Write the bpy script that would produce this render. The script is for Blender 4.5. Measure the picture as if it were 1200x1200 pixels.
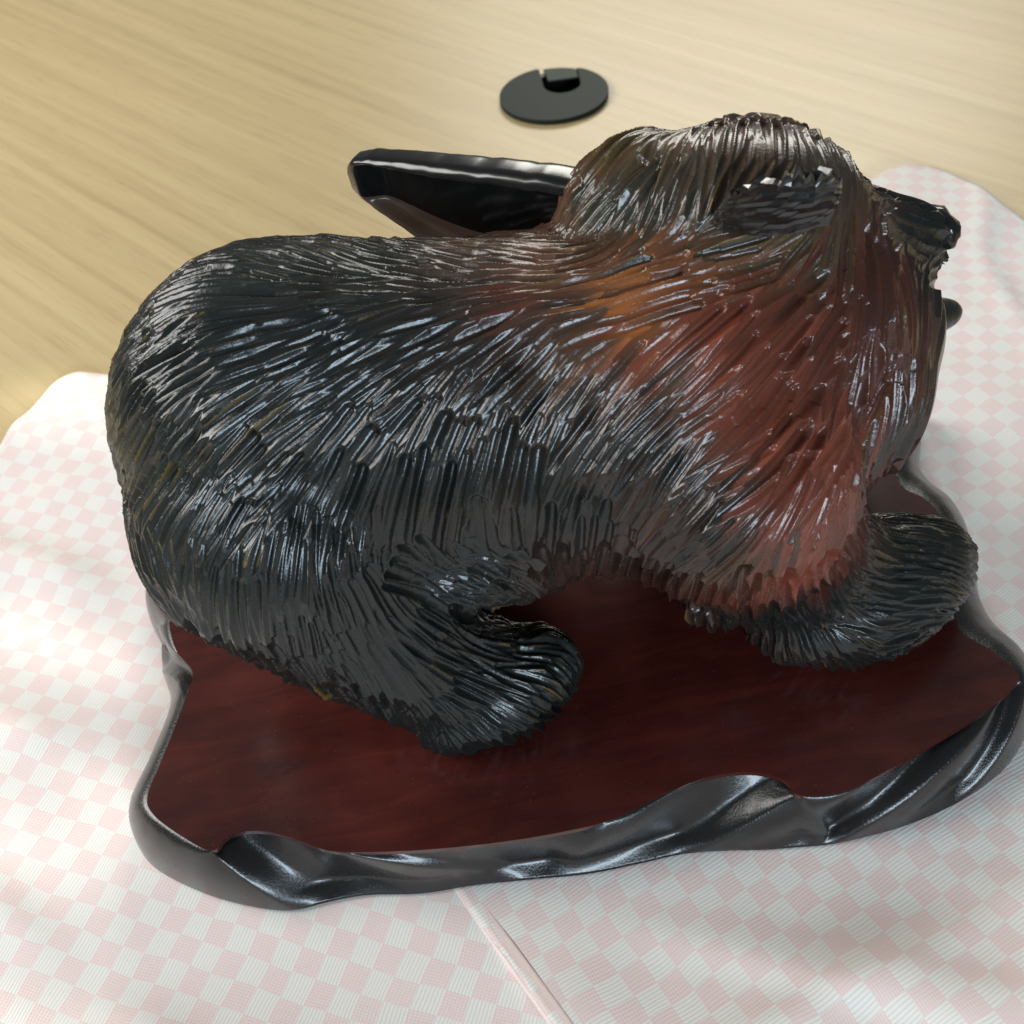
import bpy, bmesh, math, random
import numpy as np
from mathutils import Vector, Matrix, noise
from mathutils.bvhtree import BVHTree
random.seed(7); rng = np.random.default_rng(7)
scene = bpy.context.scene
for o in list(bpy.data.objects): bpy.data.objects.remove(o)
COL = scene.collection

# ------------------------------------------------------------------ camera
F, CAMZ, PITCH, ROLL = 1258.0, 0.35, math.radians(48), math.radians(8)
FW = Vector((0, math.cos(PITCH), -math.sin(PITCH)))
_r0 = Vector((1, 0, 0)); _u0 = Vector((0, math.sin(PITCH), math.cos(PITCH)))
RT = _r0*math.cos(ROLL) - _u0*math.sin(ROLL)
UP = _u0*math.cos(ROLL) + _r0*math.sin(ROLL)
EYE = Vector((0, 0, CAMZ))
cd = bpy.data.cameras.new('camera'); cam = bpy.data.objects.new('camera', cd); COL.objects.link(cam)
cd.sensor_width = 36; cd.lens = 36*F/1200; cd.clip_start = 0.01; cd.clip_end = 50
m3 = Matrix((RT, UP, -FW)).transposed()
cam.matrix_world = Matrix.Translation(EYE) @ m3.to_4x4()
cd.dof.use_dof = True; cd.dof.focus_distance = 0.32; cd.dof.aperture_fstop = 22
scene.camera = cam
scene.render.resolution_x = scene.render.resolution_y = 1024

# ------------------------------------------------------------------ light of the room
w = bpy.data.worlds.new('World'); scene.world = w; w.use_nodes = True
bg = w.node_tree.nodes['Background']; bg.inputs[0].default_value = (0.86, 0.92, 0.90, 1); bg.inputs[1].default_value = 0.15
def area(name, loc, target, sx, sy, power, col):
    l = bpy.data.lights.new(name, 'AREA'); l.shape = 'RECTANGLE'; l.size = sx; l.size_y = sy
    l.energy = power; l.color = col
    o = bpy.data.objects.new(name, l); COL.objects.link(o); o.location = loc
    o.rotation_euler = (Vector(target)-Vector(loc)).to_track_quat('-Z', 'Y').to_euler()
    return o
area('window_light_left', (-1.35, 0.50, 1.0), (-0.1, 0.25, 0), 1.0, 0.8, 26, (1, 0.98, 0.95))
area('window_light_near', (0.25, -1.7, 0.80), (0, 0.2, 0.1), 1.0, 0.42, 34, (0.70, 0.86, 1))
area('window_light_far', (0.7, 2.6, 1.35), (0.05, 0.5, 0), 1.5, 0.7, 34, (1, 0.97, 0.88))
def sunbeam(x, y, az, elev, size, power):
    '''narrow beam of sun that reaches the table between the window slats'''
    l = bpy.data.lights.new('sunbeam', 'SPOT'); l.energy = power; l.color = (1, .96, .88); l.spot_size = math.radians(size); l.spot_blend = .8; l.shadow_soft_size = .012
    o = bpy.data.objects.new('sunbeam', l); COL.objects.link(o)
    d = Vector((math.cos(az)*math.cos(elev), math.sin(az)*math.cos(elev), math.sin(elev)))*1.1
    o.location = Vector((x, y, .002))+d; o.rotation_euler = (-d).to_track_quat('-Z', 'Y').to_euler()
AZ = math.radians(148.5)
sunbeam(-.190, .273, AZ, math.radians(15), 1.4, 95)
sunbeam(-.212, .425, AZ+.1, math.radians(28), 3.4, 45)
sunbeam(-.196, .190, AZ+.15, math.radians(24), 2.0, 45)
sunbeam(-.165, .205, AZ-.1, math.radians(20), 1.4, 50)
sunbeam(-.190, .115, AZ+.1, math.radians(26), 2.6, 45)
vs = scene.view_settings
vs.view_transform = 'Standard'; vs.look = 'None'; vs.exposure = 0.02; vs.gamma = 1; vs.use_curve_mapping = False

# ------------------------------------------------------------------ helpers
def soft(p, q, x): t = max(0, min(1, (x-p)/(q-p))); return t*t*(3-2*t)
def ray(x, y): return (FW*F + RT*(x-600) + UP*(600-y)).normalized()
def px(x, y, z=0.0):
    d = ray(x, y); t = (z-EYE.z)/d.z; return EYE + d*t
def mkobj(name, me, mat=None, parent=None):
    o = bpy.data.objects.new(name, me); COL.objects.link(o)
    if mat: me.materials.append(mat)
    if parent: o.parent = parent
    return o
def from_bm(bm, name):
    me = bpy.data.meshes.new(name); bm.normal_update(); bm.to_mesh(me); bm.free(); return me
def tag(o, label=None, cat=None, kind=None, group=None):
    if label: o['label'] = label
    if cat: o['category'] = cat
    if kind: o['kind'] = kind
    if group: o['group'] = group
def smooth(me, on=True):
    me.polygons.foreach_set('use_smooth', [on]*len(me.polygons))
class NT:
    def __init__(s, name):
        s.m = bpy.data.materials.new(name); s.m.use_nodes = True; s.t = s.m.node_tree
        s.b = s.t.nodes['Principled BSDF']
    def n(s, typ, **kw):
        nd = s.t.nodes.new(typ)
        for k, v in kw.items():
            if hasattr(nd, k) and not k.startswith('i_'): setattr(nd, k, v)
        return nd
    def l(s, a, b): s.t.links.new(a, b)
    def math(s, op, a, b=None, c=None, clamp=False):
        nd = s.t.nodes.new('ShaderNodeMath'); nd.operation = op; nd.use_clamp = clamp
        for i, v in enumerate((a, b, c)):
            if v is None: continue
            if isinstance(v, (int, float)): nd.inputs[i].default_value = v
            else: s.l(v, nd.inputs[i])
        return nd.outputs[0]
    def mix(s, fac, a, b):
        nd = s.t.nodes.new('ShaderNodeMix'); nd.data_type = 'RGBA'
        for sock, v in ((nd.inputs[0], fac), (nd.inputs[6], a), (nd.inputs[7], b)):
            if isinstance(v, (int, float)): sock.default_value = v
            elif isinstance(v, tuple): sock.default_value = (*v, 1) if len(v) == 3 else v
            else: s.l(v, sock)
        return nd.outputs[2]
    def noise(s, vec, scale, detail=3, rough=.5, dist=0):
        nd = s.t.nodes.new('ShaderNodeTexNoise'); nd.inputs['Scale'].default_value = scale
        nd.inputs['Detail'].default_value = detail; nd.inputs['Roughness'].default_value = rough
        nd.inputs['Distortion'].default_value = dist
        if vec is not None: s.l(vec, nd.inputs['Vector'])
        return nd.outputs[0]
    def coord(s, rotz=0, scale=(1, 1, 1)):
        tc = s.t.nodes.new('ShaderNodeTexCoord')
        r = s.t.nodes.new('ShaderNodeMapping'); r.inputs['Rotation'].default_value = (0, 0, rotz)
        s.l(tc.outputs['Object'], r.inputs['Vector'])
        mp = s.t.nodes.new('ShaderNodeMapping'); mp.inputs['Scale'].default_value = scale
        s.l(r.outputs[0], mp.inputs['Vector']); return mp.outputs[0]
    def ramp(s, fac, stops):
        nd = s.t.nodes.new('ShaderNodeValToRGB'); e = nd.color_ramp.elements
        while len(e) < len(stops): e.new(0.5)
        for el, (p, c) in zip(e, stops): el.position = p; el.color = (*c, 1)
        s.l(fac, nd.inputs[0]); return nd.outputs[0]
    def bump(s, h, strength, dist):
        nd = s.t.nodes.new('ShaderNodeBump'); nd.inputs['Strength'].default_value = strength
        nd.inputs['Distance'].default_value = dist; s.l(h, nd.inputs['Height'])
        s.l(nd.outputs[0], s.b.inputs['Normal'])

# ------------------------------------------------------------------ materials
def mat_table():
    k = NT('pale_wood_laminate'); R = math.radians(48)
    a = k.noise(k.coord(R, (.55, 26, 1)), 3.0, 4, .6, .5)
    b = k.noise(k.coord(R, (.9, 42, 1)), 3.0, 4, .6)
    c = k.noise(k.coord(R, (0.8, 5, 1)), 2.2, 3, .5, 1.2)
    f = k.noise(k.coord(R, (14, 420, 1)), 2.0, 2, .5)
    base = k.ramp(a, [(.25, (.445, .335, .165)), (.5, (.52, .395, .205)), (.75, (.59, .465, .25))])
    dark = k.ramp(b, [(.34, (.66, .58, .48)), (.46, (1, 1, 1))])
    m1 = k.n('ShaderNodeMix', data_type='RGBA', blend_type='MULTIPLY'); m1.inputs[0].default_value = .30
    k.l(base, m1.inputs[6]); k.l(dark, m1.inputs[7])
    warm = k.mix(k.math('MULTIPLY', c, .4), m1.outputs[2], (.56, .46, .25))
    fl = k.ramp(f, [(.33, (.5, .4, .3)), (.42, (1, 1, 1))])
    m2 = k.n('ShaderNodeMix', data_type='RGBA', blend_type='MULTIPLY'); m2.inputs[0].default_value = .25
    k.l(warm, m2.inputs[6]); k.l(fl, m2.inputs[7])
    k.l(m2.outputs[2], k.b.inputs['Base Color'])
    k.l(k.math('MULTIPLY_ADD', b, .12, .34), k.b.inputs['Roughness'])
    k.bump(b, .08, .0005); return k.m
def mat_cloth(name, ang, cell, stripe_flip):
    """woven pink and cream check; the cream squares carry a grey pinstripe"""
    k = NT(name)
    v = k.coord(-ang, (1/cell, 1/cell, 1))
    wob = k.t.nodes.new('ShaderNodeTexNoise'); wob.inputs['Scale'].default_value = .35; wob.inputs['Detail'].default_value = 1
    k.l(v, wob.inputs['Vector'])
    add = k.t.nodes.new('ShaderNodeVectorMath'); add.operation = 'MULTIPLY_ADD'
    k.l(wob.outputs['Color'], add.inputs[0]); add.inputs[1].default_value = (.45, .45, 0); k.l(v, add.inputs[2])
    ch = k.t.nodes.new('ShaderNodeTexChecker'); ch.inputs['Scale'].default_value = 1.0
    flat = k.t.nodes.new('ShaderNodeVectorMath'); flat.operation = 'MULTIPLY_ADD'
    k.l(add.outputs[0], flat.inputs[0]); flat.inputs[1].default_value = (1, 1, 0); flat.inputs[2].default_value = (0, 0, .5)
    k.l(flat.outputs[0], ch.inputs['Vector'])
    sep = k.t.nodes.new('ShaderNodeSeparateXYZ'); k.l(add.outputs[0], sep.inputs[0])
    u, w_ = (sep.outputs[0], sep.outputs[1]) if not stripe_flip else (sep.outputs[1], sep.outputs[0])
    s1 = k.math('SINE', k.math('MULTIPLY', u, math.tau*7))
    s2 = k.math('SINE', k.math('MULTIPLY', w_, math.tau*9))
    st1 = k.math('MULTIPLY_ADD', s1, .5, .5); st2 = k.math('MULTIPLY_ADD', s2, .5, .5)
    fine = k.math('MULTIPLY', k.math('ADD', k.noise(k.coord(-ang, (6/cell, 40/cell, 1)), 1, 2, .6), k.noise(k.coord(-ang, (40/cell, 6/cell, 1)), 1, 2, .6)), .5); blot = k.noise(v, .35, 3, .6)
    cream = k.mix(k.math('POWER', st1, 1.8), (.82, .785, .73), (.645, .635, .595))
    pink = k.mix(st2, (.735, .555, .525), (.795, .65, .62))
    c = k.mix(ch.outputs['Fac'], pink, cream)
    c = k.mix(k.math('MULTIPLY', k.math('MULTIPLY_ADD', fine, 2.4, -.75, clamp=True), .36), c, (.84, .79, .74))
    c = k.mix(k.math('MULTIPLY', k.math('SUBTRACT', blot, .45, clamp=True), .9), c, (.78, .70, .63))
    k.l(c, k.b.inputs['Base Color']); k.b.inputs['Roughness'].default_value = .85
    k.b.inputs['Specular IOR Level'].default_value = .2
    k.b.inputs['Sheen Weight'].default_value = .15
    h = k.math('ADD', k.math('MULTIPLY', st1, .5), fine); k.bump(h, .35, .0003); return k.m
def mat_hem():
    k = NT('hem_fabric'); v = k.coord(0, (1, 1, 1)); f = k.noise(v, 1500, 2)
    c = k.mix(f, (.72, .55, .50), (.80, .665, .61)); k.l(c, k.b.inputs['Base Color']); k.b.inputs['Roughness'].default_value = .9
    k.bump(f, .3, .0003); return k.m
def mat_fur():
    k = NT('lacquered_carved_wood')
    at = k.t.nodes.new('ShaderNodeVertexColor'); at.layer_name = 'Col'
    v = k.coord(0, (1, 1, 1)); f = k.noise(v, 900, 3, .6); g = k.noise(v, 140, 3, .6)
    c = k.mix(k.math('MULTIPLY', g, .4), at.outputs[0], (.012, .012, .011))
    k.l(c, k.b.inputs['Base Color'])
    k.l(k.math('MULTIPLY_ADD', g, .26, .15), k.b.inputs['Roughness'])
    k.b.inputs['Specular IOR Level'].default_value = .45
    k.b.inputs['Coat Weight'].default_value = .12; k.b.inputs['Coat Roughness'].default_value = .15
    k.bump(f, .25, .0004); return k.m
def mat_gloss(name, col, rough, coat=.3, noise_amt=.1, spec=.5, bump=.15, nscale=300):
    k = NT(name); v = k.coord(0, (1, 1, 1)); f = k.noise(v, nscale, 4, .65)
    c = k.mix(k.math('MULTIPLY', f, .5), col, tuple(x*.55 for x in col)); k.l(c, k.b.inputs['Base Color'])
    k.l(k.math('MULTIPLY_ADD', f, noise_amt, rough-noise_amt/2), k.b.inputs['Roughness'])
    k.b.inputs['Coat Weight'].default_value = coat; k.b.inputs['Coat Roughness'].default_value = .12
    k.b.inputs['Specular IOR Level'].default_value = spec
    k.bump(f, bump, .0005); return k.m
def mat_plate():
    k = NT('red_lacquered_board')
    a = k.noise(k.coord(math.radians(-4), (9, 60, 9)), 2.2, 4, .65, .8)
    b = k.noise(k.coord(0, (1, 1, 1)), 1500, 2, .5); d = k.noise(k.coord(0, (1, 1, 1)), 26, 3, .6)
    c = k.ramp(k.math('MULTIPLY_ADD', k.math('SUBTRACT', d, .5), .9, a), [(.3, (.038, .0080, .0062)), (.55, (.060, .0110, .0080)), (.78, (.085, .0150, .0100))])
    speck = k.ramp(b, [(.70, (0, 0, 0)), (.76, (1, 1, 1))])
    c2 = k.mix(k.math('MULTIPLY', speck, .22), c, (.3, .24, .2))
    k.l(c2, k.b.inputs['Base Color'])
    k.l(k.math('MULTIPLY_ADD', d, .18, .13), k.b.inputs['Roughness'])
    k.b.inputs['Coat Weight'].default_value = .2; k.b.inputs['Coat Roughness'].default_value = .2
    k.bump(b, .06, .0002); return k.m
M_TABLE = mat_table(); M_FUR = mat_fur(); M_PLATE = mat_plate(); M_HEM = mat_hem()
M_CL = mat_cloth('pink_check_cloth_a', math.radians(-24), .0084, False)
M_CR = mat_cloth('pink_check_cloth_b', math.radians(24), .0085, True)
M_RIM = mat_gloss('black_lacquer_rim', (.0085, .0085, .0088), .25, .3, .2, .55, .3, 1300)
M_TROUGH = mat_gloss('black_gloss_wood', (.006, .006, .006), .22, .2, .06, .5, .04, 120)
M_LIP = mat_gloss('brown_lip_wood', (.11, .07, .05), .3, .2, .1)  # brown lower lip of the hollowed piece
M_HUMP = mat_gloss('amber_brown_wood', (.10, .06, .02), .25, .3, .1)
M_CAP = mat_gloss('dark_green_grey_plastic', (.028, .038, .032), .5, 0, .08, .08, .15, 800)
M_TAB = mat_gloss('grey_green_plastic', (.045, .062, .048), .5, 0, .08, .1, .15, 800)
M_BLACK = mat_gloss('black_plastic', (.006, .006, .006), .5, 0, .05)
M_NOSE = mat_gloss('black_nose', (.008, .008, .008), .22, .3, .1, .5, .4, 400)

# ------------------------------------------------------------------ table with cable hole
GC = Vector((0.066, 0.677, 0))
HC = Vector((GC.x+.007, GC.y+.010, 0)); HR = .022
def build_table():
    bm = bmesh.new(); N = 64
    x0, x1, y0, y1 = -1.0, 1.1, -.35, 1.5
    inner = []; outer = []; low = []
    for i in range(N):
        a = math.tau*i/N; c, s = math.cos(a), math.sin(a)
        inner.append(bm.verts.new((HC.x+HR*c, HC.y+HR*s, 0))); low.append(bm.verts.new((HC.x+HR*c, HC.y+HR*s, -.025)))
        t = min(((x1-HC.x)/c if c > 1e-6 else (x0-HC.x)/c if c < -1e-6 else 9), ((y1-HC.y)/s if s > 1e-6 else (y0-HC.y)/s if s < -1e-6 else 9))
        outer.append(bm.verts.new((HC.x+t*c, HC.y+t*s, 0)))
    ol = [bm.verts.new((v.co.x, v.co.y, -.025)) for v in outer]
    for i in range(N):
        j = (i+1) % N
        bm.faces.new((inner[i], outer[i], outer[j], inner[j])); bm.faces.new((low[i], inner[i], inner[j], low[j]))
        bm.faces.new((outer[i], ol[i], ol[j], outer[j])); bm.faces.new((ol[i], low[i], low[j], ol[j]))
    o = mkobj('table_top', from_bm(bm, 'table_top'), M_TABLE); tag(o, kind='structure')
build_table()

def extrude_poly(pts, z0, z1, bevel=0, name='poly'):
    bm = bmesh.new(); b = [bm.verts.new((x, y, z0)) for x, y in pts]; t = [bm.verts.new((x, y, z1)) for x, y in pts]
    n = len(pts)
    bm.faces.new(b[::-1]); top = bm.faces.new(t)
    for i in range(n): bm.faces.new((b[i], b[(i+1) % n], t[(i+1) % n], t[i]))
    if bevel: bmesh.ops.bevel(bm, geom=list(top.edges), offset=bevel, segments=3, profile=.5, affect='EDGES')
    bmesh.ops.triangulate(bm, faces=[f for f in bm.faces if len(f.verts) > 4])
    return from_bm(bm, name)
def build_cap():
    root = bpy.data.objects.new('cable_grommet_cap', None); COL.objects.link(root); root.location = (GC.x, GC.y, .0003)
    root.empty_display_size = .02
    tag(root, 'round dark grey plastic cable hole cap lying on the wooden table', 'cable cap')
    R = .0362; cx, cy, r = .007, .010, .0125
    # flange: disc with a slot that runs from the cable opening to the far rim
    def rim_y(x): return math.sqrt(R*R-x*x)
    a1 = math.atan2(rim_y(cx+r), cx+r); a0 = math.atan2(rim_y(cx-r), cx-r)
    pts = []
    n = 72
    for i in range(n+1):                       # long way round, counter-clockwise from left lip to right lip
        a = a0 + (a1+math.tau-a0)*i/n; pts.append((R*math.cos(a), R*math.sin(a)))
    for i in range(25):
        a = -math.pi*i/24; pts.append((cx+r*math.cos(a), cy+r*math.sin(a)))
    me = extrude_poly(pts, 0, .0032, .0010, 'flange'); mkobj('flange', me, M_CAP, root)
    tp = [(cx-r+.0042, cy+.0085), (cx+r-.0003, cy+.0085)]
    xs = np.linspace(cx+r-.0003, cx-r+.0028, 14)
    tp += [(x, math.sqrt((R-.0003)**2-x*x)) for x in xs]
    mkobj('cable_flap', extrude_poly(tp, .0012, .0022, .0003, 'cable_flap'), M_TAB, root)
    bm = bmesh.new(); N = 40                    # sleeve in the table hole; black collar added so the slot reads dark
    rings = []
    off = Vector((HC.x-GC.x, HC.y-GC.y, 0))
    for rr, z in ((.0255, .0006), (HR-.0005, .0005), (HR-.0005, -.018), (.0, -.018)):
        if rr: rings.append([bm.verts.new((off.x+rr*math.cos(math.tau*i/N), off.y+rr*math.sin(math.tau*i/N), z)) for i in range(N)])
        else:
            c = bm.verts.new((off.x, off.y, z))
            for i in range(N): bm.faces.new((rings[-1][i], rings[-1][(i+1) % N], c))
    for A_, B_ in zip(rings, rings[1:]):
        for i in range(N): bm.faces.new((A_[i], A_[(i+1) % N], B_[(i+1) % N], B_[i]))
    mkobj('sleeve', from_bm(bm, 'sleeve'), M_BLACK, root)
build_cap()

# ------------------------------------------------------------------ cloths
def catmull(P, per, closed=True):
    P = [Vector(p) for p in P]; n = len(P); out = []
    rngi = range(n if closed else n-1)
    for i in rngi:
        g = (lambda k: P[k % n]) if closed else (lambda k: P[max(0, min(n-1, k))])
        p0, p1, p2, p3 = g(i-1), g(i), g(i+1), g(i+2)
        for j in range(per):
            t = j/per
            out.append(.5*((2*p1)+(p2-p0)*t+(2*p0-5*p1+4*p2-p3)*t*t+(3*p1-p0-3*p2+p3)*t**3))
    if not closed: out.append(P[-1])
    return out
def cloth_mesh(corners, radii, zf, nx, ny, thick, name):
    """rounded quadrilateral sheet: bilinear grid, corners pulled in; zf(x, y) gives the soft folds"""
    A, B, C, D = [Vector((*c, 0)) for c in corners]      # near-left, near-right, far-right, far-left
    bm = bmesh.new(); g = []
    def P(u, v): return A*(1-u)*(1-v)+B*u*(1-v)+C*u*v+D*(1-u)*v
    W = ((B-A).length+(C-D).length)/2; H = ((D-A).length+(C-B).length)/2
    for j in range(ny+1):
        row = []
        for i in range(nx+1):
            u, v = i/nx, j/ny
            # round the corners by squeezing grid rows near each corner
            for (cu, cv, r) in ((0, 0, radii[0]), (1, 0, radii[1]), (1, 1, radii[2]), (0, 1, radii[3])):
                if r <= 0: continue
                du = abs(u-cu)*W/r; dv = abs(v-cv)*H/r
                if du < 1 and dv < 1:
                    a, b = 1-du, 1-dv; q = math.hypot(a, b); mx = max(a, b)
                    if q > 1e-6:
                        s = mx/q; a *= s; b *= s
                    u = cu+(1 if cu == 0 else -1)*(1-a)*r/W; v = cv+(1 if cv == 0 else -1)*(1-b)*r/H
            p = P(u, v); row.append(bm.verts.new((p.x, p.y, zf(p.x, p.y))))
        g.append(row)
    for j in range(ny):
        for i in range(nx): bm.faces.new((g[j][i], g[j][i+1], g[j+1][i+1], g[j+1][i]))
    bmesh.ops.recalc_face_normals(bm, faces=bm.faces)
    if sum(f.normal.z for f in bm.faces) < 0: bmesh.ops.reverse_faces(bm, faces=bm.faces)
    ext = bmesh.ops.extrude_face_region(bm, geom=list(bm.faces))
    low = [e for e in ext['geom'] if isinstance(e, bmesh.types.BMVert)]
    # the extruded copy is the upper sheet
    for v in low: v.co.z += thick
    bmesh.ops.recalc_face_normals(bm, faces=bm.faces)
    me = from_bm(bm, name); smooth(me); return me
def rot(a): return Vector((math.cos(a), math.sin(a)))
def damp(x, y):   # flat under the carving
    dx = max(-.155-x, 0, x-.175); dy = max(.14-y, 0, y-.325)
    return soft(0, .05, math.hypot(dx, dy))
def z_left(x, y):
    n = noise.noise(Vector((x*12, y*19, 1.3)))*.0042 + noise.noise(Vector((x*34+5, y*40, 4)))*.0010
    wv = .0042*math.exp(-((y-.315+.55*(x+.2))/.011)**2) + .003*math.exp(-((y-.235+.45*(x+.2))/.009)**2) + .0026*math.exp(-((y-.17+.8*(x+.2))/.008)**2) + .003*math.exp(-((y-.40+.3*(x+.2))/.010)**2)
    return .0003 + damp(x, y)*(max(0, n+.003)+wv)
def z_right(x, y):
    n = noise.noise(Vector((x*15+3, y*15, 7.3)))*.0040 + noise.noise(Vector((x*36+1, y*40, 2)))*.0010
    cr = .0022*math.exp(-((y-.09-.35*(x-.05))/.007)**2) + .0022*math.exp(-((x-.215-.2*(y-.2)-.006*math.sin(y*40))/.007)**2) + .0018*math.exp(-((y-.115+.5*(x-.05))/.006)**2)
    return .0007 + damp(x, y)*(max(0, n+.003)+cr) + (z_left(x, y)-.0003)*.9
ca = rot(math.radians(-24)); cb = rot(math.radians(70))
cornerL = Vector((-.222, .455))
Lfl = cornerL; Lnl = cornerL + rot(math.radians(-110))*.62; Lfr = cornerL + ca*.30; Lnr = Lnl + ca*.52
o = mkobj('checked_cloth', cloth_mesh([Lnl, Lnr, Lfr, Lfl], [0, 0, 0, .016], z_left, 150, 170, .0005, 'cloth_left'), M_CL)
tag(o, 'pink checked cloth whose corner shows beside the bear rump, under the hemmed cloth', 'cloth')
cloth_left = o
sd = rot(math.radians(-61)); S0 = Vector((-.035, .147))
Rfl = S0 - sd*.25; Rnl = S0 + sd*.42
cornerR = Vector((.262, .535)); Rfr = cornerR; Rnr = cornerR + rot(math.radians(-69))*.75
cloth_right = mkobj('checked_cloth', cloth_mesh([Rnl, Rnr, Rfr, Rfl], [0, 0, .022, .0], z_right, 170, 170, .0005, 'cloth_right'), M_CR)
tag(cloth_right, 'pink checked cloth with a hemmed edge, beside the bear snout and front paws', 'cloth')
def build_hem():
    bm = bmesh.new(); n = 120; nrm = Vector((-sd.y, sd.x))
    if nrm.x < 0: nrm = -nrm
    prof = [(-.0005, .0002), (-.0003, .0013), (.0003, .0017), (.0014, .0016), (.003, .00155), (.0044, .0016), (.0052, .0017), (.0057, .0014), (.0059, .0004)]
    rows = []
    for i in range(n+1):
        p = Rnl + (S0 - Rnl)*(i/n)*1.02
        wob = noise.noise(Vector((i*.09, 0, 0)))*.0006
        rows.append([bm.verts.new((p.x+nrm.x*(a+wob), p.y+nrm.y*(a+wob), z_right(p.x, p.y)+h-.0012)) for a, h in prof])
    for a, b in zip(rows, rows[1:]):
        for i in range(len(prof)-1): bm.faces.new((a[i], a[i+1], b[i+1], b[i]))
    bmesh.ops.recalc_face_normals(bm, faces=bm.faces)
    me = from_bm(bm, 'hem'); smooth(me); mkobj('hem', me, M_HEM, cloth_right)
build_hem()

# ------------------------------------------------------------------ carving: root and base board
BZ0, BZ = .0024, .0290          # underside and top of the board
bear = bpy.data.objects.new('carved_bear', None); COL.objects.link(bear); bear.location = (0, .23, BZ0); bear.empty_display_size = .05
tag(bear, 'lacquered wooden bear carving with gouged fur on a red and black board', 'bear carving')
bpy.context.view_layer.update()
def part(name, me, mat, parent=None):
    """mesh in world coordinates, becomes a child of the bear (or of one of its parts)"""
    o = mkobj(name, me, mat); o.parent = parent or bear
    if parent is None: me.transform(Matrix.Translation(-bear.location))
    else: me.transform(Matrix.Translation(-bear.location))
    return o
PAIRS = [((200,742),(190,752)),((208,765),(191,785)),((225,786),(198,808)),((222,806),(205,832)),((206,850),(205,854)),((188,895),(185,902)),((173,933),(160,955)),
 ((180,955),(161,988)),((213,980),(183,1018)),((248,997),(235,1045)),((268,980),(288,1061)),((300,974),(340,1067)),((338,981),(385,1057)),((385,997),(430,1049)),
 ((430,999),(495,1047)),((500,996),(560,1037)),((580,988),(630,1030)),((650,977),(690,1024)),((720,960),(750,1012)),((780,930),(800,1001)),((830,911),(850,997)),
 ((880,905),(895,996)),((918,914),(935,993)),((938,933),(970,990)),((990,928),(1010,982)),((1040,903),(1060,968)),((1100,868),(1110,947)),((1150,838),(1155,920)),
 ((1180,814),(1187,889)),((1194,797),(1207,850)),((1188,784),(1213,815)),((1160,762),(1195,775)),((1125,738),(1163,742)),((1117,695),(1146,712)),((1117,660),(1141,680)),
 ((1113,625),(1131,635)),((1100,601),(1112,600)),((1082,584),(1082,576)),((1058,571),(1076,553)),((1046,545),(1078,518)),((1038,505),(1066,490))]
TOP = [px(*a, BZ) for a, b in PAIRS]; BOT = [px(*b, BZ0) for a, b in PAIRS]
for x, y, ox, oy in ((.128,.312,.004,.007),(.09,.318,0,.009),(.045,.309,0,.008),(0,.318,0,.009),(-.05,.311,0,.008),(-.1,.318,-.002,.009),(-.136,.308,-.006,.006),(-.145,.283,-.009,0),(-.137,.262,-.008,0)):
    TOP.append(Vector((x, y, BZ))); BOT.append(Vector((x+ox, y+oy, BZ0)))
PER = 64
T = catmull(TOP, PER); B = catmull(BOT, PER)
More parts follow.
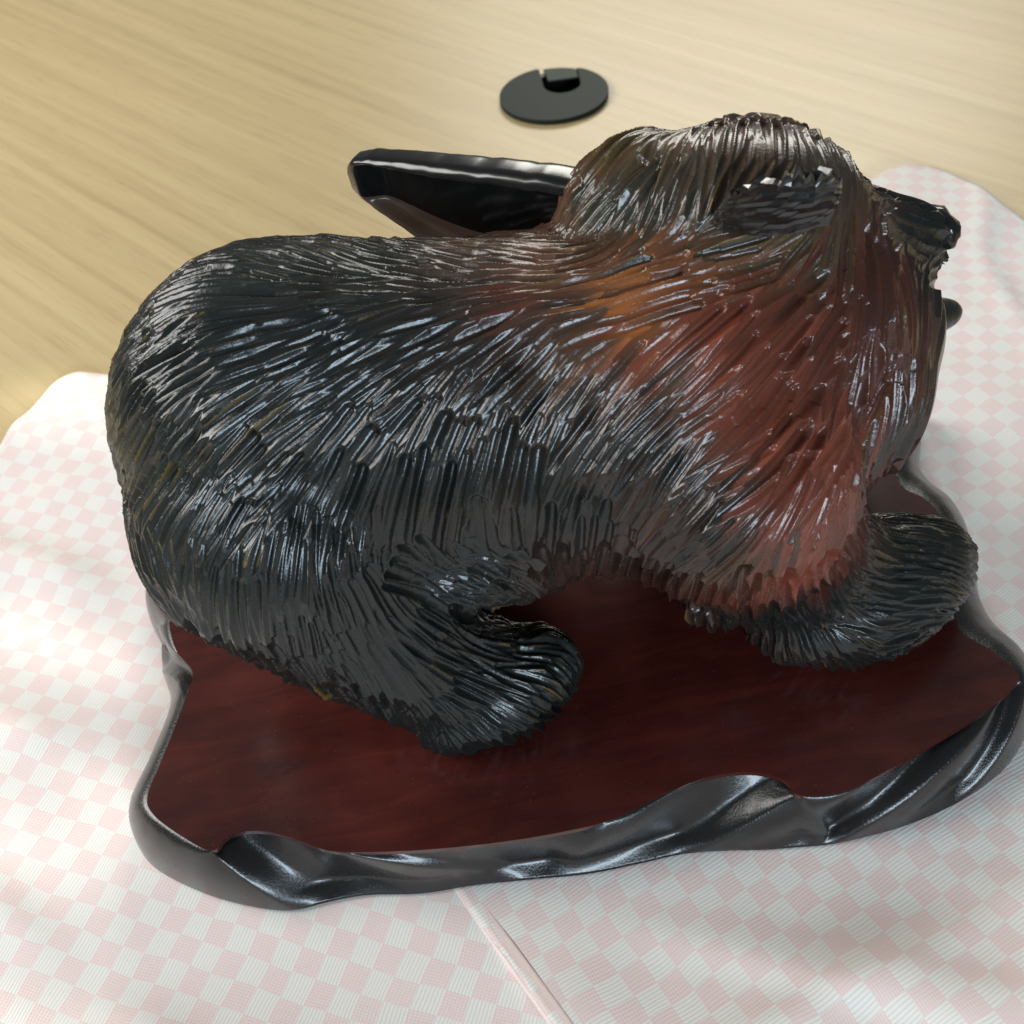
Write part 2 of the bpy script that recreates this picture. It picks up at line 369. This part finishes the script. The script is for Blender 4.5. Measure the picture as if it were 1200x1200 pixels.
# scoops: (control index at top, at bottom, side the hollow lies on, width, depth in m)
SCOOPS = [(9.0, 11.2, 1, 4.6, .0065), (17.9, 16.6, -1, 3.0, .0030), (13.3, 15.6, 1, 2.8, .0020), (23.1, 19.2, -1, 4.4, .0058), (27.4, 23.3, -1, 3.4, .0050), (29.2, 26.4, -1, 2.0, .0036),
          (3.4, 1.0, -1, 2.6, .004), (44, 42, -1, 2.5, .003), (48, 46, -1, 2, .003)]
def build_base():
    n = len(T); rows = 44; bm = bmesh.new(); grid = []
    for i in range(n):
        s = i/PER; col = []
        t, b = T[i], B[i]; out = (b-t); out.z = 0
        tang = (T[(i+1) % n]-T[i-1]); nrm = Vector((tang.y, -tang.x, 0)).normalized()
        for r in range(rows+1):
            v = r/rows; a = v*math.pi/2
            f = .35*v+.65*math.sin(a); zz = BZ0+(BZ-BZ0)*(1-v**1.6)
            p = Vector((t.x+out.x*f, t.y+out.y*f, zz))
            p += nrm*.0004*math.sin(v*math.pi)
            for (st, sb, side, wd, dp) in SCOOPS:
                d = side*(s-(st+(sb-st)*v))
                if 0 <= d < wd:
                    x = d/wd; k = soft(-.03, .2, x) if x < .2 else (.5+.5*math.cos(math.pi*(x-.2)/.8))
                    k *= dp*min(1, v/.10)*min(1, (1-v)/.16)
                    p -= nrm*k; p.z -= k*.5
            p.z += noise.noise(p*160)*.00025*math.sin(v*math.pi)
            if r == rows: p.z = BZ0
            col.append(bm.verts.new(p))
        grid.append(col)
    G_ = np.array([[tuple(v.co) for v in c] for c in grid])
    for _ in range(3):                       # ease the tool marks a little, as sanding would
        A_ = (np.roll(G_, 1, 0)+np.roll(G_, -1, 0))/2; B_ = A_.copy(); B_[:, 1:-1] = (A_[:, 1:-1]+(G_[:, 2:]+G_[:, :-2])/2)/2
        G_[:, 1:-1] = (G_[:, 1:-1]+B_[:, 1:-1])/2
    for c, g_ in zip(grid, G_):
        for v, q in zip(c, g_): v.co = q
    for i in range(n):
        a, b = grid[i], grid[(i+1) % n]
        for r in range(rows): bm.faces.new((a[r], a[r+1], b[r+1], b[r]))
    bm.faces.new([c[rows] for c in grid][::-1])
    bmesh.ops.triangulate(bm, faces=[f for f in bm.faces if len(f.verts) > 4])
    bmesh.ops.recalc_face_normals(bm, faces=bm.faces)
    me = from_bm(bm, 'base'); smooth(me)
    base = part('base', me, M_RIM)
    from mathutils.geometry import delaunay_2d_cdt
    pts = [Vector((c.x, c.y)) for c in T[::8]]; m_ = len(pts)
    r = delaunay_2d_cdt(pts, [], [list(range(m_))], 1, 1e-7)
    bm = bmesh.new(); tv = [bm.verts.new((q.x, q.y, BZ+.0002)) for q in r[0]]
    for f in r[2]: bm.faces.new([tv[k] for k in f])
    low = [bm.verts.new((q.x, q.y, BZ-.002)) for q in r[0]]
    for k in range(m_): bm.faces.new((tv[k], low[k], low[(k+1) % m_], tv[(k+1) % m_]))
    bmesh.ops.recalc_face_normals(bm, faces=bm.faces)
    me = from_bm(bm, 'top_board'); part('top_board', me, M_PLATE, base)
    return base
base = build_base()

# ------------------------------------------------------------------ bear body: one continuous mesh
mm = .001
def body_mesh():
    t0 = bmesh.new(); bmesh.ops.create_uvsphere(t0, u_segments=28, v_segments=16, radius=1)
    t0.verts.ensure_lookup_table(); sv = [v.co.copy() for v in t0.verts]; sf = [[v.index for v in f.verts] for f in t0.faces]; t0.free()
    AV, AF = [], []
    def ball(c, r, rz=0, ry=0):
        r = r if isinstance(r, tuple) else (r, r, r)
        M = Matrix.Translation(Vector(c)*mm) @ Matrix.Rotation(math.radians(rz), 4, 'Z') @ Matrix.Rotation(math.radians(ry), 4, 'Y') @ Matrix.Diagonal((r[0]*mm, r[1]*mm, r[2]*mm, 1))
        k = len(AV); AV.extend(M @ v for v in sv); AF.extend([a+k for a in f] for f in sf)
    def limb(pts, n=7):
        for (c0, r0), (c1, r1) in zip(pts, pts[1:]):
            for i in range(n+1):
                t = i/n; ball(Vector(c0).lerp(Vector(c1), t), r0+(r1-r0)*t)
    for args in BODY_BALLS: ball(*args)
    for pts in BODY_LIMBS: limb(pts)
    me = bpy.data.meshes.new('tmp'); me.from_pydata(AV, [], AF); o = mkobj('tmp_body', me)
    rm = o.modifiers.new('r', 'REMESH'); rm.mode = 'VOXEL'; rm.voxel_size = .0015
    sm = o.modifiers.new('s', 'SMOOTH'); sm.iterations = 38; sm.factor = .5
    dg = bpy.context.evaluated_depsgraph_get()
    out = bpy.data.meshes.new_from_object(o.evaluated_get(dg))
    bpy.data.objects.remove(o); return out
BODY_LIMBS = [
 # trunk: rump, loin, withers
 [((-64, 255, 125), 55), ((-10, 247, 124), 53), ((44, 238, 126), 54)],
 # near hind leg
 [((-68, 232, 108), 49), ((-58, 222, 84), 37), ((-36, 206, 58), 25), ((-20, 200, 49), 20)],
 # far hind leg
 [((-62, 276, 104), 44), ((-64, 284, 66), 32), ((-56, 284, 50), 22)],
 # near fore leg
 [((60, 214, 122), 42), ((78, 216, 86), 31), ((94, 217, 56), 22)],
 # far fore leg
 [((58, 262, 124), 42), ((70, 272, 82), 32), ((80, 274, 52), 24)],
 # neck and throat
 [((58, 240, 138), 49), ((84, 248, 142), 44), ((96, 250, 134), 39)],
 # brow runs straight down to the snout
 [((80, 254, 167), 30), ((100, 255, 160), 22), ((116, 257, 156), 15)],
 # snout and lower jaw
 [((103, 253, 154), 23), ((117, 256, 156), 16), ((126, 259, 155), 12.5)],
 [((104, 254, 132), 20), ((134, 261, 124), 7), ((150, 267, 120), 4)],
]
BODY_BALLS = [
 ((86, 241, 124), (45, 42, 45)),                 # chest
 ((74, 254, 163), (41, 37, 38)),                 # skull
 ((50, 266, 172), (26, 24, 24)),                 # back of the head
 ((40, 252, 150), (28, 27, 27)),                 # nape
 ((-9, 198, 44), (27, 19, 18.5), 25),              # near hind paw
 ((-28, 193, 42), (16, 15, 15), 0),              # heel
 ((-26, 282, 44), (34, 20, 18), 0),
 ((113, 213, 48), (43, 25, 24), 14),             # near fore paw
 ((100, 216, 60), (25, 23, 23), 0),              # wrist
 ((140, 222, 46), (17, 17, 18), 0),              # toes
 ((108, 278, 46), (38, 22, 20), 10),
 ((-6, 266, 82), (56, 30, 36)),                  # far-side bulk added below the belly to keep light out of the arch
 ((-6, 240, 100), (58, 44, 36)),                 # belly
 ((66, 208, 64), (18, 12, 14), 0),               # tuft behind the elbow
]
body_me = body_mesh(); smooth(body_me)
BV = [v.co.copy() for v in body_me.vertices]
bvh = BVHTree.FromPolygons(BV, [tuple(p.vertices) for p in body_me.polygons])

# ------------------------------------------------------------------ guides for the run and the stain of the carved fur
FLOW = [ # photo position, run of the cuts from root to tip, relative size
 (430,300,-1,-.35,.8),(330,300,-1,-.3,.8),(540,300,-1,-.15,.8),(270,330,-1,.0,.85),(450,328,-1,.02,.75),(350,345,-1,.15,.85),(600,330,-1,.08,.85),(680,335,-1,.1,.9),(620,296,-1,-.05,.8),
 (230,380,-.95,.35,.9),(300,400,-.9,.4,1),(200,430,-.8,.6,.95),(160,470,-.5,.9,.9),(135,520,-.2,1,.9),(130,580,.05,1,.9),(180,560,-.4,.9,1),(220,500,-.6,.8,1),
 (350,450,-.85,.55,1.1),(450,400,-.92,.4,1),(450,470,-.8,.6,1.15),(560,390,-.88,.5,1.05),(560,450,-.65,.75,1.2),(650,400,-.7,.65,1.1),(300,560,-.75,.65,1.15),(400,560,-.5,.85,1.2),
 (520,520,-.38,.9,1.25),(620,520,-.3,.95,1.3),(700,480,-.45,.85,1.25),(250,620,-.5,.85,1.1),(330,680,.0,1,1.1),(230,680,.1,1,1.1),(180,650,.35,.95,1),(150,610,.3,.95,1),
 (420,620,-.05,1,1.2),(480,590,-.15,1,1.25),(560,610,-.05,1,1.25),(650,600,-.2,1,1.3),(700,590,-.3,.95,1.2),(760,560,-.5,.85,1.2),(650,640,-.1,1,1.2),
 (330,740,.3,.95,1),(420,760,.5,.85,1),(400,690,.35,.95,1.1),(480,720,.75,.6,1),(520,680,.95,.3,1),(570,650,.9,.3,.9),(540,780,.9,.45,.85),(450,820,.5,.85,.9),(490,850,.4,.95,.8),
 (250,740,.3,.95,1),(560,850,.75,.55,.9),(600,870,.6,.7,.8),(620,830,.9,.35,.95),(650,780,.75,.5,1),(600,750,.8,-.2,.9),(670,830,.6,.7,.9),
 (740,350,-.95,.3,1),(850,310,-.95,.25,1),(780,420,-.75,.65,1.3),(900,400,-.7,.7,1.4),(840,470,-.75,.65,1.4),(950,330,-.6,.8,1.2),(990,400,-.25,1,1.4),(1050,420,.0,1,1.4),(1085,430,-.05,1,1.2),
 (900,500,-.78,.62,1.4),(980,500,-.4,.92,1.4),(1040,500,-.35,.95,1.2),(880,570,-.85,.5,1.3),(850,630,-.8,.6,1.1),(930,620,-.3,.95,1.1),(960,660,.05,1,1),(1000,620,.4,.9,.9),(800,640,-.6,.8,1.1),
 (900,700,-.3,.95,1),(960,720,.5,.85,.9),(1010,690,.9,.4,.9),(1090,680,.95,.05,.95),(1050,740,.9,-.25,.9),(1000,775,.5,.7,.8),(830,700,-.3,.95,1),(900,750,.1,1,.9),(1060,640,.9,.2,.9),(1120,680,.7,.4,.9),
 (1000,200,.3,1,.9),(1000,280,.0,1,1),(960,320,-.5,.85,1.1),(1040,320,.2,1,1.1),(1065,370,.1,1,1.2),(840,160,-.15,1,.85),(920,160,.15,1,.85),(760,180,-.45,.85,.9),(760,240,-.35,.95,.95),
 (720,260,-.6,.8,.9),(820,220,-.2,1,.95),(790,275,-.85,.5,.9),(700,220,-.7,.7,.9),(860,290,-.95,.25,.8),(960,180,.3,.95,.8),(1050,235,-.85,-.35,1.4),(1085,262,-.85,-.4,1.4),(1095,245,-.85,-.4,1.3)]
K = (.0065, .0110, .0110); G = (.015, .020, .017); RED = (.21, .050, .028); ORG = (.38, .115, .018); DRD = (.085, .019, .011); BRN = (.075, .042, .025); GRY = (.030, .031, .027)
STAIN = [ # photo position, stain, how far ridges are rubbed to amber
 (300,320,G,.1),(450,300,G,.15),(540,300,BRN,.1),(620,300,(.11,.05,.032),.1),(560,325,G,.2),(250,400,K,.15),(180,450,K,.3),(150,540,G,.55),(210,560,G,.65),(260,480,K,.3),(400,400,K,.1),(500,380,K,.15),(600,350,DRD,.2),(560,440,K,.15),
 (400,500,K,.05),(300,600,K,.1),(520,540,K,0),(620,540,K,0),(420,640,K,0),(560,640,K,0),(680,600,K,0),(700,500,K,.1),(660,420,BRN,.2),(760,530,K,0),(790,480,BRN,.1),
 (640,345,(.09,.035,.018),.2),(690,385,BRN,.2),(650,375,K,.2),(735,350,ORG,.2),(830,320,(.17,.055,.018),.3),(760,400,RED,.1),(820,430,RED,0),(900,430,RED,0),(860,350,RED,.2),(930,380,RED,.1),(980,440,DRD,0),(1040,450,DRD,0),(1070,380,DRD,0),(1090,430,BRN,0),(860,500,RED,0),(940,510,RED,0),
 (1000,540,RED,0),(900,580,RED,0),(940,620,RED,0),(930,670,RED,0),(850,560,BRN,0),(820,580,K,0),(820,650,K,0),(880,670,BRN,0),(1010,610,DRD,.1),(960,720,K,.05),(900,730,K,0),(1050,700,K,.2),(1080,740,K,.3),(1100,660,K,.1),(1040,580,GRY,.1),(1050,520,GRY,0),
 (250,700,K,0),(350,720,K,0),(450,760,K,0),(520,700,K,0),(500,850,K,0),(600,860,K,.05),(640,790,K,.35),(200,680,GRY,0),(150,620,GRY,.1),
 (840,155,(.09,.045,.03),.1),(900,160,BRN,.1),(760,200,(.022,.026,.018),.8),(730,250,(.020,.026,.018),.8),(820,230,(.022,.025,.016),.7),(700,230,(.02,.024,.017),.6),(800,190,(.03,.028,.018),.6),(780,270,G,.9),(870,280,(.05,.04,.018),.7),(960,220,GRY,.1),(1000,260,BRN,.1),(960,300,(.055,.045,.022),.3),(1030,300,DRD,.1),(1000,340,DRD,.2),(1040,230,GRY,0),(1080,250,K,0),(730,170,(.08,.055,.02),.2),(1112,366,K,0),(1090,270,K,0),(1060,235,K,0)]
MIDY = .240
gp, gd, gs = [], [], []
for x, y, dx, dy, sz in FLOW:
    h, n, i, d = bvh.ray_cast(EYE, ray(x, y))
    if h is None: continue
    q = EYE + ray(x+dx*6, y+dy*6)*d; v = q-h; v -= n*v.dot(n)
    # use the tangent plane: slide along the viewing ray until the plane is met
    r2 = ray(x+dx*6, y+dy*6); den = r2.dot(n)
    if abs(den) > .15:
        q = EYE + r2*((h-EYE).dot(n)/den); v = q-h
    v.normalize(); gp.append(h); gd.append(v); gs.append(sz)
n_real = len(gp)
for i in range(n_real):           # the unseen side is cut like the seen one
    p = gp[i].copy(); v = gd[i].copy(); p.y = 2*MIDY-p.y; v.y = -v.y
    gp.append(p); gd.append(v); gs.append(gs[i])
GP = np.array(gp); GD = np.array(gd); GS = np.array(gs)
PEN = np.r_[np.zeros(n_real), np.full(len(gp)-n_real, .02)]
sp, sc, sa = [], [], []
for x, y, c, a in STAIN:
    h, n, i, d = bvh.ray_cast(EYE, ray(x, y))
    if h is None: continue
    sp.append(h); sc.append(c); sa.append(a)
for q in ((.124, .256, .160), (.130, .254, .152), (.128, .262, .168), (.133, .258, .142), (.138, .262, .125), (.148, .266, .120), (.120, .262, .172)):
    sp.append(Vector(q)); sc.append(K); sa.append(0)
k0 = len(sp)
for i in range(k0):
    p = sp[i].copy(); p.y = 2*MIDY-p.y; sp.append(p); sc.append(sc[i]); sa.append(sa[i])
SP = np.array(sp); SC = np.array(sc); SA = np.array(sa); SPEN = np.r_[np.zeros(k0), np.full(k0, .015)]
XV = np.array([tuple(c) for c in BV])
d2 = ((XV[:, None, :]-GP[None])**2).sum(2)+(PEN**2)[None]; w_ = 1/(d2+1e-5)**2
VF = w_@GD; VS = (w_@GS)/w_.sum(1)
d2 = ((XV[:, None, :]-SP[None])**2).sum(2)+(SPEN**2)[None]; w_ = 1/(d2+2.5e-5)**2.1
VC = (w_@SC)/w_.sum(1)[:, None]; VA = (w_@SA)/w_.sum(1)
del d2, w_
FACEV = [p.vertices[0] for p in body_me.polygons]
VFL = [Vector(v) for v in VF]

# ------------------------------------------------------------------ carved fur: every gouge cut is geometry
EAR_C = bvh.ray_cast(EYE, ray(905, 262))[0]
TROUGH_A = px(700, 258, .170); TROUGH_B = px(414, 208, .166)
HUMP = bvh.ray_cast(EYE, ray(742, 160))[0]
if HUMP is None: HUMP = Vector((.05, .28, .195))
def sheaf_centres():
    """where the carver set each run of side-by-side cuts"""
    areas = np.array([p.area for p in body_me.polygons]); cum = np.cumsum(areas/areas.sum())
    cand = np.searchsorted(cum, rng.random(30000)); cell = .020; gridd = {}; out = []
    polys = body_me.polygons
    for ci in cand:
        po = polys[min(int(ci), len(polys)-1)]; p = po.center.copy(); n = po.normal.copy()
        if p.z < BZ+.002: continue
        if (p-HUMP).length < .011: continue
        if p.x > .118 and .10 < p.z < .143: continue          # the jaw is cut plain
        if (p-EAR_C-Vector((0, .004, .004))).length < .0105: continue
        vi = FACEV[po.index]; v = VFL[vi].copy(); sz = float(VS[vi]); v -= n*v.dot(n)
        if v.length < 1e-9: continue
        v.normalize(); b = n.cross(v)
        m = random.choice((1, 2, 2, 3, 4, 5))
        key = tuple(int(c//cell) for c in p); ok = True
        ra, rb = .0100*sz, (.0015+.0020*m)*sz
        for ix in (-1, 0, 1):
            for iy in (-1, 0, 1):
                for iz in (-1, 0, 1):
                    for q, qrb in gridd.get((key[0]+ix, key[1]+iy, key[2]+iz), ()):
                        d = q-p
                        if (d.dot(v)/ra)**2+(d.dot(b)/((rb+qrb)*.62))**2 < 1 and abs(d.dot(n)) < .008: ok = False; break
                    if not ok: break
                if not ok: break
            if not ok: break
        if ok:
            gridd.setdefault(key, []).append((p, rb)); out.append((p, n, v, sz, m, vi))
    return out
def plan_cuts():
    """every gouge cut: its path over the surface, half width, depth, lean, stain"""
    U = random.uniform; NS = 8; cuts = []
    for (p0, n0, v0, sz, m, vi0) in sheaf_centres():
        L0 = U(.024, .044)*sz; W0 = U(.0014, .0025)*sz; low = soft(.05, -.4, n0.z); W0 *= 1+.4*low; dep0 = U(.8, 1.35)*(1+.7*low); r0 = .07 if random.random() < .3 else U(.25, .45); tilt0 = random.choice((-1, 1, 1))*U(.1, .75); tone0 = U(.75, 1.25); jit = U(-.13, .13)
        if n0.dot((p0-EYE).normalized()) > .45: continue
        b0 = n0.cross(v0); pitch0 = W0*1.5
        for k in range(-m, m+1):
            h, hn, hi, hd = bvh.find_nearest(p0+b0*(k*pitch0))
            if h is None or hn.dot(n0) < .1: continue
            v = VFL[FACEV[hi]]; v = v-hn*v.dot(hn)
            if v.length < 1e-9: continue
            v.normalize(); v = (v+hn.cross(v)*jit).normalized(); L = L0*U(.8, 1.15); W = W0*U(.8, 1.2)
            path = []; q = h-v*L*(.42+U(-.08, .08)); d = v; curl = U(-.02, .02); good = True
            for i in range(NS):
                h, hn, hi, hd = bvh.find_nearest(q)
                if h is None or hn.dot(n0) < -.3: good = False; break
                fv = VFL[FACEV[hi]]; fv = fv-hn*fv.dot(hn)
                if fv.length < 1e-9: good = False; break
                fv.normalize()
                if i and fv.dot(d) < 0: fv = d
                d = d*.72+(fv+hn.cross(fv)*jit)*.28; d -= hn*d.dot(hn); d.normalize()
                d = (d+hn.cross(d)*curl).normalized()
                path.append((tuple(h), tuple(hn), tuple(d))); q = h+d*(L/(NS-1))
            if good: cuts.append((np.array(path), W, W*dep0*U(.8, 1.2), tilt0+U(-.25, .25), tone0*U(.8, 1.2), U(0, 1), r0))
    return cuts
def carve(me):
    """lower the dense body mesh along every cut; the deepest cut wins, so ridges stay between neighbours"""
    n = len(me.vertices); X = np.empty(n*3, np.float32); me.vertices.foreach_get('co', X); X = X.reshape(-1, 3).astype(np.float64)
    N = np.empty(n*3, np.float32); me.vertices.foreach_get('normal', N); N = N.reshape(-1, 3).astype(np.float64)
    # the broad surface itself is not quite even under the carver's hand
    X0 = X + N*.0017
    cell = .004; gmin = X0.min(0)-cell; gi = ((X0-gmin)/cell).astype(np.int64); dim = gi.max(0)+3
    code = (gi[:, 0]*dim[1]+gi[:, 1])*dim[2]+gi[:, 2]; order = np.argsort(code, kind='stable'); sc_ = code[order]
    H = np.zeros(n); tone = np.ones(n); amb = np.ones(n)*9; ridge = np.ones(n); OFF = np.zeros((n, 3))
    offs = np.array([(a*dim[1]+b)*dim[2]+c for a in (-1, 0, 1) for b in (-1, 0, 1) for c in (-1, 0, 1)])
    cuts = plan_cuts()
    for path, W, D, tilt, tn, rnd, r0 in cuts:
        P = path[:, 0]; Nn = path[:, 1]; Dd = path[:, 2]; k = len(P)
        # cells along the path
        fine = np.concatenate([P, (P[:-1]+P[1:])/2]); ci = ((fine-gmin)/cell).astype(np.int64)
        cc = np.unique(((ci[:, 0]*dim[1]+ci[:, 1])*dim[2]+ci[:, 2])[:, None]+offs[None])
        lo = np.searchsorted(sc_, cc); hi = np.searchsorted(sc_, cc, 'right'); keep = hi > lo
        if not keep.any(): continue
        ids = np.concatenate([order[a:b] for a, b in zip(lo[keep], hi[keep])])
        Q = X0[ids]
        ch = P[-1]-P[0]; ch = ch/np.linalg.norm(ch); bm_ = np.cross(Nn[len(P)//2], ch); sg = np.abs((P-P[0])@bm_).max()
        pre = np.abs((Q-P[0])@bm_) < sg+W*1.3; ids = ids[pre]; Q = Q[pre]
        if not len(ids): continue
        A = P[:-1]; S = P[1:]-A; L2 = (S*S).sum(1)
        rel = Q[:, None]-A[None]; t = np.clip((rel*S[None]).sum(2)/L2[None], 0, 1)
        near = rel-t[..., None]*S[None]; d2 = (near*near).sum(2); seg = d2.argmin(1); ar = np.arange(len(ids))
        tt = (seg+t[ar, seg])/(k-1); nb = near[ar, seg]
        ok = (d2[ar, seg] < (W*1.25)**2+.0015**2) & ((N[ids]*Nn[seg]).sum(1) > .25)
        bb = np.cross(Nn[seg], Dd[seg]); s = (nb*bb).sum(1)/W; al = (nb*Dd[seg]).sum(1)
        ok &= np.abs(al) < .0010
        prof = np.minimum(1, tt/r0)**.75*np.maximum(0, 1-tt)**.6
        wd = .75+.25*np.minimum(1, tt/.12)
        u_ = np.clip(s/(wd*np.maximum(prof, .02)**.3), -1, 1)
        dep = D*prof*(1-u_*u_)*(1+tilt*u_)
        dep = np.where(ok, dep, 0)
        better = dep > H[ids]; w2 = ids[better]; H[w2] = dep[better]; tone[w2] = tn; amb[w2] = rnd; ridge[w2] = np.abs(u_[better]); OFF[w2] = rng.normal(0, .0042, 3)
    X1 = X0-N*H[:, None]
    me.vertices.foreach_set('co', X1.astype(np.float32).ravel()); me.update()
    # stain from the guides, rubbed to amber along some ridges
    cols = np.empty((n, 4), np.float32); cols[:, 3] = 1
    for a in range(0, n, 60000):
        q = X[a:a+60000]+OFF[a:a+60000]
        d2 = np.maximum(0, (q*q).sum(1)[:, None]+(SP*SP).sum(1)[None]-2*q@SP.T)+(SPEN**2)[None]
        w_ = 1/(d2+3.5e-5)**1.9; ws = w_.sum(1)
        c = (w_@SC)/ws[:, None]*tone[a:a+60000, None]; am = (w_@SA)/ws
        rub = np.clip((ridge[a:a+60000]-.55)/.3, 0, 1)*(amb[a:a+60000] < am*1.3)*.75
        c = c*(1-rub[:, None])+np.array((.20, .125, .03))[None]*rub[:, None]
        cols[a:a+60000, :3] = np.clip(c, 0, 1)
    at = me.color_attributes.new('Col', 'FLOAT_COLOR', 'POINT'); at.data.foreach_set('color', cols.ravel())
    print('cuts', len(cuts), 'verts', n)
def dense(me):
    o = mkobj('tmp_dense', me); sb = o.modifiers.new('s', 'SUBSURF'); sb.levels = sb.render_levels = 2
    dg = bpy.context.evaluated_depsgraph_get(); out = bpy.data.meshes.new_from_object(o.evaluated_get(dg)); bpy.data.objects.remove(o); return out
fine_me = dense(body_me); fine_me.name = 'body'
carve(fine_me); smooth(fine_me)
body = part('body', fine_me, M_FUR)

# ------------------------------------------------------------------ ears, eyes, nose, jaw
def build_ear(C, facing, name_parent, W=.019, H=.013):
    """curved shell with a hollow, its wall fluted by the gouge"""
    bm = bmesh.new(); N = 34; rows = 18; up = Vector((0, 0, 1)); f = facing.normalized(); s = up.cross(f).normalized(); o_, i_ = [], []
    for i in range(N+1):
        u = i/N; a = math.radians(-105+210*u); prof = math.sin(math.pi*u)**.45
        flute = 0
        ro, ri = [], []
        for r in range(rows+1):
            v = r/rows; ht = H*prof*(v+(.07*math.sin(i*2.9)+.05*math.sin(i*5.3))*max(0, v-.8)*5+.2*(u-.5)*v) - .006
            rad = 1+.12*math.sin(v*math.pi); ph = (v*5.5+u*1.6+.8*noise.noise(Vector((u*5, v*3, C.x*90)))) % 1; flute = (.0008*(ph-.5)+.0005*noise.noise(Vector((u*9, v*6, 3))))*prof
            for lst, k, e in ((ro, 1.0, flute), (ri, .74, 0)):
                p = C + f*(math.cos(a)*.010*rad*k+e) + s*(math.sin(a)*W*rad*k) + up*ht + f*(v*.009)
                lst.append(bm.verts.new(p))
        o_.append(ro); i_.append(ri)
    for i in range(N):
        for r in range(rows):
            bm.faces.new((o_[i][r], o_[i+1][r], o_[i+1][r+1], o_[i][r+1])); bm.faces.new((i_[i][r], i_[i][r+1], i_[i+1][r+1], i_[i+1][r]))
        bm.faces.new((o_[i][rows], o_[i+1][rows], i_[i+1][rows], i_[i][rows]))
    bmesh.ops.recalc_face_normals(bm, faces=bm.faces)
    return part('ear', from_bm(bm, 'ear'), M_EAR, body)
M_EAR = mat_gloss('dark_carved_ear', (.008, .010, .010), .20, .3, .12, .6, .12, 700)
build_ear(EAR_C + Vector((0, .001, .0070)), Vector((-.12, -1, .15)), body, .0135, .0200)
build_ear(Vector((EAR_C.x+.002, .284, EAR_C.z-.026)), Vector((-.1, 1, .1)), body)
def lump(name, c, r, mat, parent, rot_z=0, amp=.12, seed=0):
    bm = bmesh.new(); bmesh.ops.create_icosphere(bm, subdivisions=3, radius=1)
    for v in bm.verts:
        k = 1+amp*noise.noise(v.co*2.2+Vector((seed, 0, 0))); v.co = Vector((v.co.x*r[0]*k, v.co.y*r[1]*k, v.co.z*r[2]*k))
    bmesh.ops.transform(bm, matrix=Matrix.Translation(c) @ Matrix.Rotation(rot_z, 4, 'Z'), verts=bm.verts)
    me = from_bm(bm, name); smooth(me); return part(name, me, mat, parent)
lump('nose', Vector((.1362, .2615, .1580)), (.0048, .0085, .006), M_NOSE, body, .3, .25, 3)
e1 = bvh.ray_cast(EYE, ray(1036, 216))[0]
if e1 is None: e1 = bvh.find_nearest(EYE + ray(1036, 222)*.36)[0]
lump('eye', e1, (.0028, .0028, .0028), M_NOSE, body)
# ------------------------------------------------------------------ hollowed black piece behind the shoulder
def build_trough():
    bm = bmesh.new(); ax = (TROUGH_B-TROUGH_A).normalized(); up = Vector((0, 0, 1)); side = ax.cross(up).normalized(); up = side.cross(ax).normalized()
    Ln = (TROUGH_B-TROUGH_A).length; N = 72; rings = []
    keys = [(-.15, .0150, .0125), (.0, .0150, .012), (.25, .0145, .012), (.5, .0132, .0115), (.72, .0120, .0105), (.88, .0108, .0095), (.95, .0092, .0080), (.985, .0066, .006), (1.0, .0035, .003)]
    ts = [-.15+1.15*(1-(1-i/40)**1.5) for i in range(41)]
    for t in ts:
        hh = np.interp(t, [k[0] for k in keys], [k[1] for k in keys]); hw = np.interp(t, [k[0] for k in keys], [k[2] for k in keys])
        c = TROUGH_A + ax*(t*Ln); ring = []; ext = .30+1.75*soft(-.25, 1, max(0, min(1, (1-t)/.50)))
        for i in range(N):
            a = math.tau*i/N; ca_, sa_ = math.cos(a), math.sin(a); e = .5
            x = math.copysign(abs(ca_)**e, ca_)*hw*.6; yl = hh if sa_ > 0 else hh*ext; y = math.copysign(abs(sa_)**e, sa_)*yl
            if ca_ < 0:      # the near face is hollowed behind a rim
                cen = (hh-hh*ext)/2; q = abs(y-cen)/((hh+hh*ext)/2)
                x += .0085*soft(.86, .62, q)*soft(.94, .86, t)*hw/.012
            x += -.06*y + .0003*noise.noise(Vector((t*30, a*2, 0)))
            y += .0006*noise.noise(Vector((t*26, 3, 0)))*(1 if sa_ > .5 else 0)
            ring.append(bm.verts.new(c+side*x+up*y))
        rings.append(ring)
    for a_, b_ in zip(rings, rings[1:]):
        for i in range(N): bm.faces.new((a_[i], a_[(i+1) % N], b_[(i+1) % N], b_[i]))
    bm.faces.new(rings[-1]); bm.faces.new(rings[0][::-1])
    bmesh.ops.recalc_face_normals(bm, faces=bm.faces)
    mid = (TROUGH_A+TROUGH_B)/2
    for f in bm.faces:
        f.smooth = True
        cc = f.calc_center_median(); t = (cc-TROUGH_A).dot(ax)/Ln; hh = float(np.interp(t, [k[0] for k in keys], [k[1] for k in keys])); ext = .30+1.75*soft(-.25, 1, max(0, min(1, (1-t)/.50)))
        if (cc-TROUGH_A).dot(up) < -hh*ext*.52 or (t > .955 and (cc-TROUGH_A).dot(up) < 0): f.material_index = 1
    me = from_bm(bm, 'carved_trough'); o = part('carved_trough', me, M_TROUGH); me.materials.append(M_LIP)
    o['label'] = 'smooth hollowed glossy black piece with brown lower lip'
    return o
build_trough()
